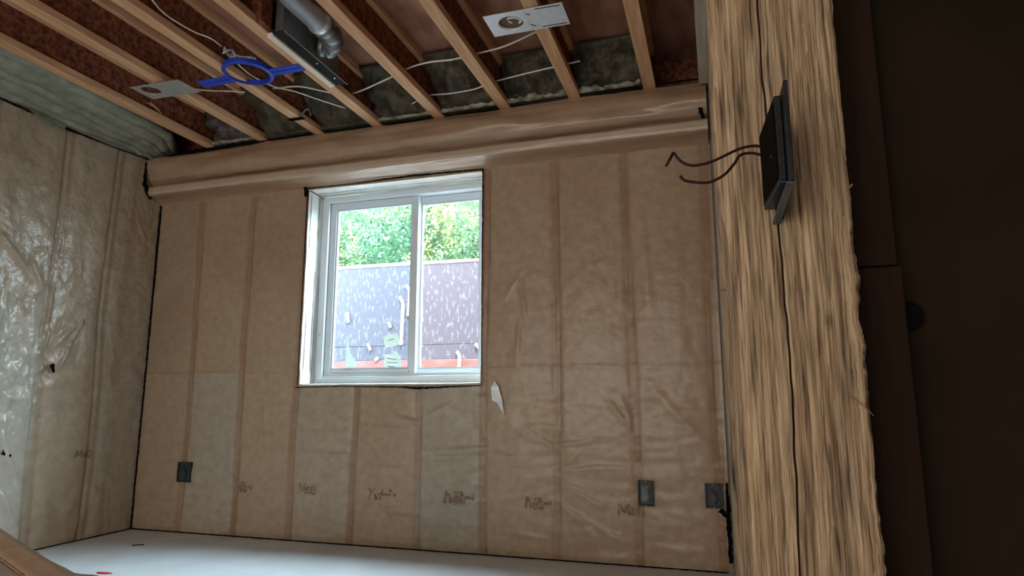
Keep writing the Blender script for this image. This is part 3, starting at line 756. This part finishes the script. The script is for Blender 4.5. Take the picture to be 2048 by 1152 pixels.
# right side panel, tall near the elbow and tapering along the bay
def prism(bm, pts, x0, x1, off):
    a = [bm.verts.new((x0 - off[0], y - off[1], z - off[2])) for y, z in pts]; b = [bm.verts.new((x1 - off[0], y - off[1], z - off[2])) for y, z in pts]
    bm.faces.new(a); bm.faces.new(b[::-1])
    for i in range(len(pts)): bm.faces.new((a[i], a[(i+1) % len(pts)], b[(i+1) % len(pts)], b[i]))
prism(bm, [(by0, 2.446), (by1, 2.446), (by1 - .02, 2.452), (-.78, 2.468), (-.84, 2.60), (by0, 2.62)], bx1, bx1 + .002, bo)
prism(bm, [(by0, 2.446), (by0 + .002, 2.446), (by0 + .002, 2.62), (by0, 2.62)], bx0, bx1, bo)
bt = finish('register_boot', bm, M_galvd, dt); bt['label'] = 'dark sheet metal boot with long bottom flange'
finish('flange', B(1.802, bx1 + .010, by0 - .005, by1 + .005, 2.4435, 2.4455, off=bo), mat('dark_flange', (.012, .012, .012), .8, 0, spec=.15), bt)
for yy in (-.90, -.745):
    bm = bmesh.new(); tube(bm, [((bx0 + bx1) / 2 + .006 - bo[0], yy - bo[1], 2.4440 - bo[2]), ((bx0 + bx1) / 2 + .006 - bo[0], yy - bo[1], 2.4415 - bo[2])], .005, 8, smooth=False); finish('screw', bm, M_galv, bt)
bm = bmesh.new(); tube(bm, [(bx1 + .010 - bo[0], by0 - bo[1], 2.4445 - bo[2]), (bx1 + .010 - bo[0], by1 + .02 - bo[1], 2.4445 - bo[2])], .0013, 6, smooth=False); finish('hem', bm, M_galv, bt)
strip = finish('wood_strip', B(1.768, 1.800, -1.185, -.678, 2.434, 2.4525), M_pale, bevel=.001)
tag(strip, 'pale wooden strip fixed between the joist and the register boot', 'wood strip')
# blocking above the strip
blk = finish('blocking', B(1.742, 1.80, -1.27, -1.20, 2.462, 2.68), M_osb); tag(blk, 'dark wood block against the joist at the end of the boot', 'blocking')

# ------------------------------------------------------------------ cables
def cable(lab, pts, r=.0045, name='electric_cable', grp='white electric cables in the ceiling'):
    bm = bmesh.new(); tube(bm, pts, r, 8); o = finish(name, bm, M_cable, smooth=True); return tag(o, lab, 'cable', grp)
Z = 2.525
def C(*pp, z=Z): return [at(a, b, 2, z) if len(q_) == 2 else at(a, b, 2, q_[2]) for q_ in pp for a, b in [q_[:2]]]
cable('white cable feeding the bright silver plate and crossing three joist bays', C((1075, 62, 2.47), (1010, 92), (955, 107), (905, 119), (860, 124), (818, 136), (770, 160), (705, 187), (665, 186), (600, 173), (545, 177)))
cable('lower white cable nearest the back wall, right of the window', C((1160, 122), (1090, 138), (1040, 150), (980, 166), (950, 178), (900, 187), (852, 192), (822, 209), (780, 226)))
cable('thin white cable running down from the photo top to the white coil', C((295, -12), (330, 28), (385, 62), (420, 76), (443, 92), z=2.50), .0035)
cable('white cable seen through the blue ring and curving to the duct joist', C((468, 118), (480, 132), (505, 152), (545, 172), (590, 183), (640, 200), (690, 216), z=2.49), .004)
cable('short white cable between dull grey plate and third joist', C((345, 165, 2.462), (380, 176, 2.462), (415, 181, 2.48), (450, 182), (490, 184)), .0035)
# the coil
cc = at(457, 102, 2, 2.505)
bm = bmesh.new()
for k in range(3):
    R0 = .026 + .005 * k
    tube(bm, [cc + Vector((R0 * .6 * math.cos(a) + .003 * k, R0 * .9 * math.sin(a), .012 * math.sin(a * 2 + k) - .008 * k)) for a in [2 * PI * i / 12 for i in range(12)]], .0045, 7)
tube(bm, [cc + Vector((.01, .03, 0)), cc + Vector((.03, .06, -.005)), cc + Vector((.06, .09, .005)), cc + Vector((.05, .12, .02)), cc + Vector((.075, .10, .0))], .006, 7)
tag(finish('cable_coil', bm, mat('greyish_cable', (.42, .40, .42), .5, c2=(.5, .48, .5), nscale=40), smooth=True), 'small greyish-white coil of cable hanging behind the blue ring', 'cable')
# curled cable end in the silver plate's hole
bm = bmesh.new(); h = Vector((2.85, -.935, 2.458))
tube(bm, [h + Vector(v) for v in [(-.03, .012, .03), (-.012, -.018, .006), (.004, -.03, .0), (.03, -.022, .0), (.042, .006, .002), (.028, .03, .008), (.036, .014, .0)]], .0065, 8)
tube(bm, [h + Vector(v) for v in [(-.036, .02, .03), (-.02, .0, .01), (-.004, .016, .004), (-.014, .032, .02)]], .0045, 8)
tag(finish('cable_end', bm, M_cable, smooth=True), 'curled white cable end showing in the hole of the silver plate', 'cable')
# dark cork-coloured disc of the fixture can behind the hole
bm = bmesh.new(); tube(bm, [h + Vector((0, 0, .004)), h + Vector((0, 0, .007))], .0555, 24, smooth=False)
tag(finish('fixture_cover', bm, mat('brown_cover', (.10, .065, .04), .8, c2=(.14, .095, .06), nscale=12)), 'round brown cover behind the hole of the silver plate', 'cover')
# splinters and loose wires
bm = bmesh.new(); tube(bm, C((300, 205), (312, 215), (323, 228), z=2.47), .003, 6); tube(bm, C((292, 204), (305, 212), (318, 222), z=2.475), .002, 6)
tag(finish('loose_wire', bm, M_lumber, smooth=True), 'thin tan loose wire hanging below the dull grey plate', 'wire')

# ------------------------------------------------------------------ outlet boxes in the back wall
def outlet(lab, px0, py0, px1, py1, inner):
    x0, z1 = W(px0, py0); x1, z0 = W(px1, py1)
    cx, cz = (x0 + x1) / 2, (z0 + z1) / 2; w, h = (x1 - x0) / 2, (z1 - z0) / 2
    t = thing('outlet_box', lab, 'outlet box', (cx, -.030, cz), 'outlet boxes in the back wall')
    bm = bmesh.new(); ring(bm, -w, w, -h, h, .009, -.002, .030); box(bm, -w + .0092, w - .0092, .006, .009, -h + .0092, h - .0092)
    finish('box', bm, M_outlet, t, bevel=.0015)
    bm = bmesh.new(); box(bm, -w * .55, w * .35, .003, .0058, -h * .62, h * .62); finish('mounting_strap', bm, inner, t, bevel=.001)
    bm = bmesh.new(); tube(bm, [(-.012, .002, h * .5), (.008, -.002, .015), (.016, .0, -.02), (.004, .001, -h * .6)], .004, 6); finish('wire_tail', bm, inner, t, smooth=True)
    for s in (-1, 1):
        bm = bmesh.new(); tube(bm, [(0, -.003, s * (h - .005)), (0, .002, s * (h - .005))], .0035, 8, smooth=False); finish('screw', bm, M_galvd, t)
    return t
outlet('left outlet box, half covered by film, near the left corner', 363, 923, 385, 964, M_outlet)
outlet('blue-grey outlet box low on the wall, left one of the right pair', 1276, 960, 1309, 1012, M_outlet_in)
outlet('dark outlet box low on the wall, closest to the timber post', 1409, 966, 1446, 1016, M_outlet)
o = ragged('tear', [(W(1440, 1018)[0], -.02, W(1440, 1018)[1]), (W(1455, 1032)[0], -.02, W(1455, 1032)[1])], [.03, .02], Vector((0, -1, 0)), back)
o = ragged('corner_gap', [(3.652, -.02, .05), (3.652, -.02, .30), (3.652, -.02, .42)], [.02, .024, .008], Vector((0, -1, 0)), back)

# ------------------------------------------------------------------ rough-sawn timber post
PX0, PX1, PY = 3.6425, 3.773, -2.715
def crackx(z): return 3.7005 + .0035 * math.sin(z * 9) + .0012 * fbm(z * 20, 0, 0, 2)
def post_edge_l(z): return PX0 + .0012 * fbm(z * 18, 2, 0, 3)
def post_edge_r(z): return PX1 + (.0012 + .0035 * max(0, min(1, (1.12 - z) / .3))) * fbm(z * 26, 7, 0, 4) 
UC = (3.7005 - PX0) / (PX1 - PX0)
def post_x(u, z): return PX0 + (PX1 - PX0) * u + (crackx(z) - 3.7005) * math.exp(-((u - UC) / .12) ** 2)
def post_h(u, z):
    x = PX0 + (PX1 - PX0) * u
    g = fbm(x * 420, z * 6.5, 1, 3); g2 = fbm(x * 900, z * 14, 4, 2)
    chip = max(0, fbm(x * 170, z * 9, 8, 3) - .15)
    h = .0006 * g + .0004 * g2 - .0016 * chip
    # steps where the saw tore wood away
    h -= .0010 * (1 if fbm(x * 90 + 3, z * 3.2, 12, 3) > .22 else 0)
    if u > .62: h *= 1.5
    dc = (u - UC) * (PX1 - PX0)
    h -= .007 * gauss(dc, .0008)
    return h
def post_pt(u, z):
    xl, xr = post_edge_l(z), post_edge_r(z)
    x = post_x(u, z) + (xl - PX0) * max(0, 1 - u * 12) + (xr - PX1) * u ** 14
    r = .006 + .017 * max(0, min(1, (1.02 - z) / .25)) + .002 * fbm(z * 7, 0, 5, 3); rnd_ = 0
    d = (x - xl)
    if d < r: rnd_ = min(r, .016) * (1 - math.sqrt(max(0, 1 - ((r - d) / r) ** 2)))
    kc = max(0, min(1, (1.06 - z) / .14)); wc = .0145 * kc + .0001
    if d < wc: rnd_ += .055 * kc * (1 - d / wc) ** .85
    d2 = (xr - x); r2 = .004
    if d2 < r2: rnd_ += r2 - math.sqrt(max(0, r2 * r2 - (r2 - d2) ** 2))
    return (x, PY + rnd_ - post_h(u, z) , z)
def post_col(u, z):
    x = PX0 + (PX1 - PX0) * u
    g = .5 + .5 * fbm(x * 300, z * 4.0, 3, 4); g2 = fbm(x * 30, z * 1.5, 9, 3)
    c = np.array((.78, .74, .70)) * (1 - g) + np.array((1.25, 1.25, 1.22)) * g
    c = c * (1 + .18 * g2)
    # darker heart-grain flame low on the right half, dark stain high on the right
    fl = abs(x - (3.735 + .035 * (.85 - z))) ; 
    if z < .92: c = c * (1 - .30 * gauss(fl, .007) * min(1, (.92 - z) / .08))
    c = c * (1 - .40 * gauss(math.hypot((x - 3.738) / .011, (z - 1.128) / .035), 1.0) * (.5 + .5 * g))
    c = c * (1 - .45 * gauss(math.hypot((x - 3.7425) / .004, (z - .895) / .007), 1.0))
    dc = abs(u - UC) * (PX1 - PX0)
    if dc < .0009: c = c * .12
    c = c * (1 + .22 * fbm(x * 55, z * 5, 21, 3))
    c = c * (1 - .35 * max(0, fbm(x * 190, z * 10, 31, 3) - .1) / .4)
    return np.clip(c, 0, 1.4)
us = sorted(set(steps(0, 1, .0072) + [.002, .006, .012, .018, .025, .03, .04, .05, .99, .995] + [UC + d for d in (-.012, -.007, -.0035, 0, .0035, .007, .012)]))
pz = sorted(set(steps(.58, 1.32, .0034) + steps(0, .58, .03) + steps(1.32, ZJ, .03)))
post = thing('timber_post', 'rough-sawn timber post standing in the right foreground with a long crack', 'post', (3.708, -2.64, 0))
po = grid_mesh('rough_face', us, pz, post_pt, M_post, post_col, parent=post); po.location = -Vector(post.location)
bm = bmesh.new()
zz = pz[::4]
La = [(bm.verts.new((post_edge_l(z), PY + .012 + .055 * max(0, min(1, (1.06 - z) / .14)), z)), bm.verts.new((PX0 + .001, -2.565, z))) for z in zz]
Ra = [(bm.verts.new((post_edge_r(z), PY + .004, z)), bm.verts.new((PX1 - .001, -2.565, z))) for z in zz]
for q in (La, Ra):
    for a, b in zip(q[:-1], q[1:]): bm.faces.new((a[0], a[1], b[1], b[0]))
for a, b, c, d in zip(La[:-1], La[1:], Ra[1:], Ra[:-1]): bm.faces.new((a[1], b[1], c[1], d[1]))
so = finish('timber_body', bm, mat('post_sides', (.40, .27, .17), .8, c2=(.52, .38, .25), scale=(40, 40, 2), nscale=3, bump=.5), post); so.location = -Vector(post.location)
# splinters
def sp(pts, r):
    bm = bmesh.new(); tube(bm, [Vector(p) - Vector(post.location) for p in pts], r, 5); return finish('splinter', bm, mat('splinter_wood', (.22, .14, .08), .8), post)
sp([at(1700, 793, 1, PY - .003), at(1722, 808, 1, PY - .006), at(1748, 832, 1, PY - .004)], [.0007] * 7 + [.0004] * 9)
sp([at(1696, 378, 1, PY), at(1705, 368, 1, PY - .004)], .0012)
sp([at(1443, 582, 1, PY), at(1450, 580, 1, PY - .006)], .0016)
sp([at(1575, 355, 1, PY - .004), at(1581, 352, 1, PY - .01), at(1583, 368, 1, PY - .012)], .0012)

# ------------------------------------------------------------------ black electrical box on the post
eb = thing('electrical_box', 'black plastic electrical box edge-on against the timber post', 'electrical box', (3.70, PY, 1.05))
E0 = eb.location
def hexa(name, pts, m, parent, off, bevel=0):
    """pts: near (lo-x,z0),(hi-x,z0),(hi-x,z1),(lo-x,z1) then the same four far"""
    bm = bmesh.new(); v = [bm.verts.new(Vector(p) - Vector(off)) for p in pts]
    for f in ((0, 1, 2, 3), (7, 6, 5, 4), (0, 4, 5, 1), (1, 5, 6, 2), (2, 6, 7, 3), (3, 7, 4, 0)): bm.faces.new([v[i] for i in f])
    return finish(name, bm, m, parent, bevel=bevel)
yn, yf = -2.802, PY + .0006
hexa('box', [(3.6975, yn, 1.0185), (3.7035, yn, 1.0185), (3.7035, yn, 1.103), (3.6975, yn, 1.103), (3.6890, yf, 1.0185), (3.7035, yf, 1.0185), (3.7035, yf, 1.103), (3.6890, yf, 1.098)], M_navy, eb, E0, .0006)
o = hexa('bottom_plate', [(3.6975, yn, 1.0165), (3.7035, yn, 1.0165), (3.7035, yn, 1.018), (3.6975, yn, 1.018), (3.6890, yf, 1.0155), (3.7035, yf, 1.0155), (3.7035, yf, 1.018), (3.6890, yf, 1.018)], mat('bottom_lit_tint', (.02, .04, .065), .35), eb, E0, .0003); o['label'] = 'bottom face, painted blue-grey as if lit'  # light on the underside put into its blue-grey colour
hexa('opening_shade', [(3.6957, yn + .004, 1.023), (3.6967, yn + .004, 1.023), (3.6967, yn + .004, 1.099), (3.6957, yn + .004, 1.099), (3.6890, yf - .004, 1.022), (3.6900, yf - .004, 1.022), (3.6900, yf - .004, 1.095), (3.6890, yf - .004, 1.095)], M_black, eb, E0)  # flat black panel painted as the dark inside of the open box
hexa('side_flange', [(3.7040, -2.826, 1.0105), (3.7075, -2.826, 1.0105), (3.7075, -2.826, 1.1065), (3.7040, -2.826, 1.1065), (3.7040, yf, 1.003), (3.7075, yf, 1.003), (3.7075, yf, 1.1125), (3.7040, yf, 1.1125)], M_navy, eb, E0, .0005)
o = hexa('bottom_lip', [(3.7010, -2.822, 1.0090), (3.7072, -2.822, 1.0090), (3.7072, -2.822, 1.0103), (3.7010, -2.822, 1.0103), (3.6965, yf, .9985), (3.7035, yf, .9985), (3.7035, yf, 1.0025), (3.6965, yf, 1.0025)], M_boxgrey, eb, E0); o['label'] = 'grey lower lip'
for yy in (-2.775,):
    xx = 3.6975 - (yy - yn) / (yf - yn) * .0085
    bm = bmesh.new(); tube(bm, [(xx + .002 - E0[0], yy - E0[1], .002), (xx - .0012 - E0[0], yy - E0[1], .002)], .0018, 8, smooth=False); finish('screw', bm, M_galvd, eb)
wires = [[(1524, 293), (1505, 292), (1478, 298), (1440, 316), (1415, 326), (1385, 331), (1362, 323), (1347, 305), (1340, 318), (1332, 332)],
         [(1524, 310), (1500, 306), (1480, 311), (1468, 328), (1448, 350), (1420, 364), (1395, 365), (1370, 361), (1360, 352)]]
for wl_, lab in zip(wires, ['upper dark wire with a sharply bent end sticking out of the black box', 'lower dark wire curving out of the black box']):
    P = [at(a, b, 1, -2.775 - .0012 * i) for i, (a, b) in enumerate(wl_)]
    bm = bmesh.new()
    if lab.startswith('upper'):
        tube(bm, P[:8], .0014, 8); tube(bm, [P[7], P[8], P[9]], .0014, 8, smooth=False)
    else: tube(bm, P, .0014, 8)
    tag(finish('dark_wire', bm, M_wire, smooth=True), lab, 'wire', 'dark wires sticking out of the black box')

# ------------------------------------------------------------------ dark stud and panel right of the post
sd = thing('wall_stud', 'dark brown stud tight against the right side of the timber post', 'stud', (3.805, -2.60, 0))
sdo = sd.location
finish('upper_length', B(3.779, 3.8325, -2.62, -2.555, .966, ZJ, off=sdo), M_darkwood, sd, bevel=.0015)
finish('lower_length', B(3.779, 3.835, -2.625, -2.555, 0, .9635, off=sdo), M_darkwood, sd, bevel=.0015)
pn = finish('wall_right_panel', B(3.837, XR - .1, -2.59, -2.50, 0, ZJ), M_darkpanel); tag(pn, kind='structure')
bm = bmesh.new(); tube(bm, [(3.842, -2.588, .910), (3.842, -2.602, .910)], .0165, 28, smooth=False)
o = finish('grommet', bm, M_black, bevel=.002); tag(o, 'black round grommet in the dark panel right of the post', 'grommet')

# ------------------------------------------------------------------ cardboard box, bottom left
Zc = .42
cb = thing('cardboard_box', 'open brown cardboard box in the bottom left corner', 'box', (1.95, -2.45, 0))
def Cc(v): return Vector(v) - Vector(cb.location)
o1 = [at(-60, 1012, 2, .47), at(0, 1056, 2, .47), at(60, 1096, 2, .465), at(105, 1123, 2, .455), at(150, 1146, 2, .44), at(215, 1153, 2, .43)]
i1 = [at(-60, 1068, 2, .455), at(0, 1111, 2, .455), at(35, 1136, 2, .45), at(58, 1153, 2, .44), at(110, 1190, 2, .43), at(170, 1230, 2, .42)]
def sheet(name, A, Bq, m=M_card, th=.004):
    bm = bmesh.new(); rows = []
    n = 24
    def interp(L, t):
        s = t * (len(L) - 1); i = min(int(s), len(L) - 2); return L[i].lerp(L[i+1], s - i)
    for i in range(n + 1):
        t = i / n; a, b = interp(A, t), interp(Bq, t)
        rows.append([bm.verts.new(Cc(a.lerp(b, k / 4) + Vector((0, 0, .002 * fbm(t * 8, k * .5, 0, 2))))) for k in range(5)])
    for r1, r2 in zip(rows[:-1], rows[1:]):
        for k in range(4): bm.faces.new((r1[k], r1[k+1], r2[k+1], r2[k]))
    o = finish(name, bm, m, cb, smooth=True); o.modifiers.new('s', 'SOLIDIFY').thickness = th
    return o
sheet('flap', o1, i1)
# walls of the box hang below the crease
dn = [Vector((p.x, p.y, 0.004)) for p in i1]
sheet('side_panel', [p + Vector((0, 0, -.003)) for p in i1], dn)
in2 = [p + Vector((.30, -.42, -.0)) for p in i1]
sheet('top_panel', [p + Vector((.004, -.005, -.006)) for p in i1], in2, mat('cardboard_paler', (.46, .33, .24), .85, c2=(.52, .38, .29), nscale=12))
sheet('side_panel', [p + Vector((0, 0, -.004)) for p in in2], [Vector((p.x, p.y, .004)) for p in in2])

# ------------------------------------------------------------------ marks on the floor
bm = bmesh.new(); c = at(207, 1146, 2, .001)
vs = [bm.verts.new(c + Vector((.045 * math.cos(a) * (1 + .2 * math.sin(3 * a)), .018 * math.sin(a), 0))) for a in [2 * PI * i / 18 for i in range(18)]]
bm.faces.new(vs); o = finish('paint_mark', bm, M_red, floor); o['label'] = 'red paint mark'; o.modifiers.new('s', 'SOLIDIFY').thickness = .001
bm = bmesh.new(); c = at(277, 1090, 2, .002)
tube(bm, [c + Vector((-.025, -.02, 0)), c, c + Vector((.025, .015, 0))], .004, 6)
tag(finish('wood_scrap', bm, M_darkwood), 'small dark scrap lying on the floor near the left corner', 'scrap')
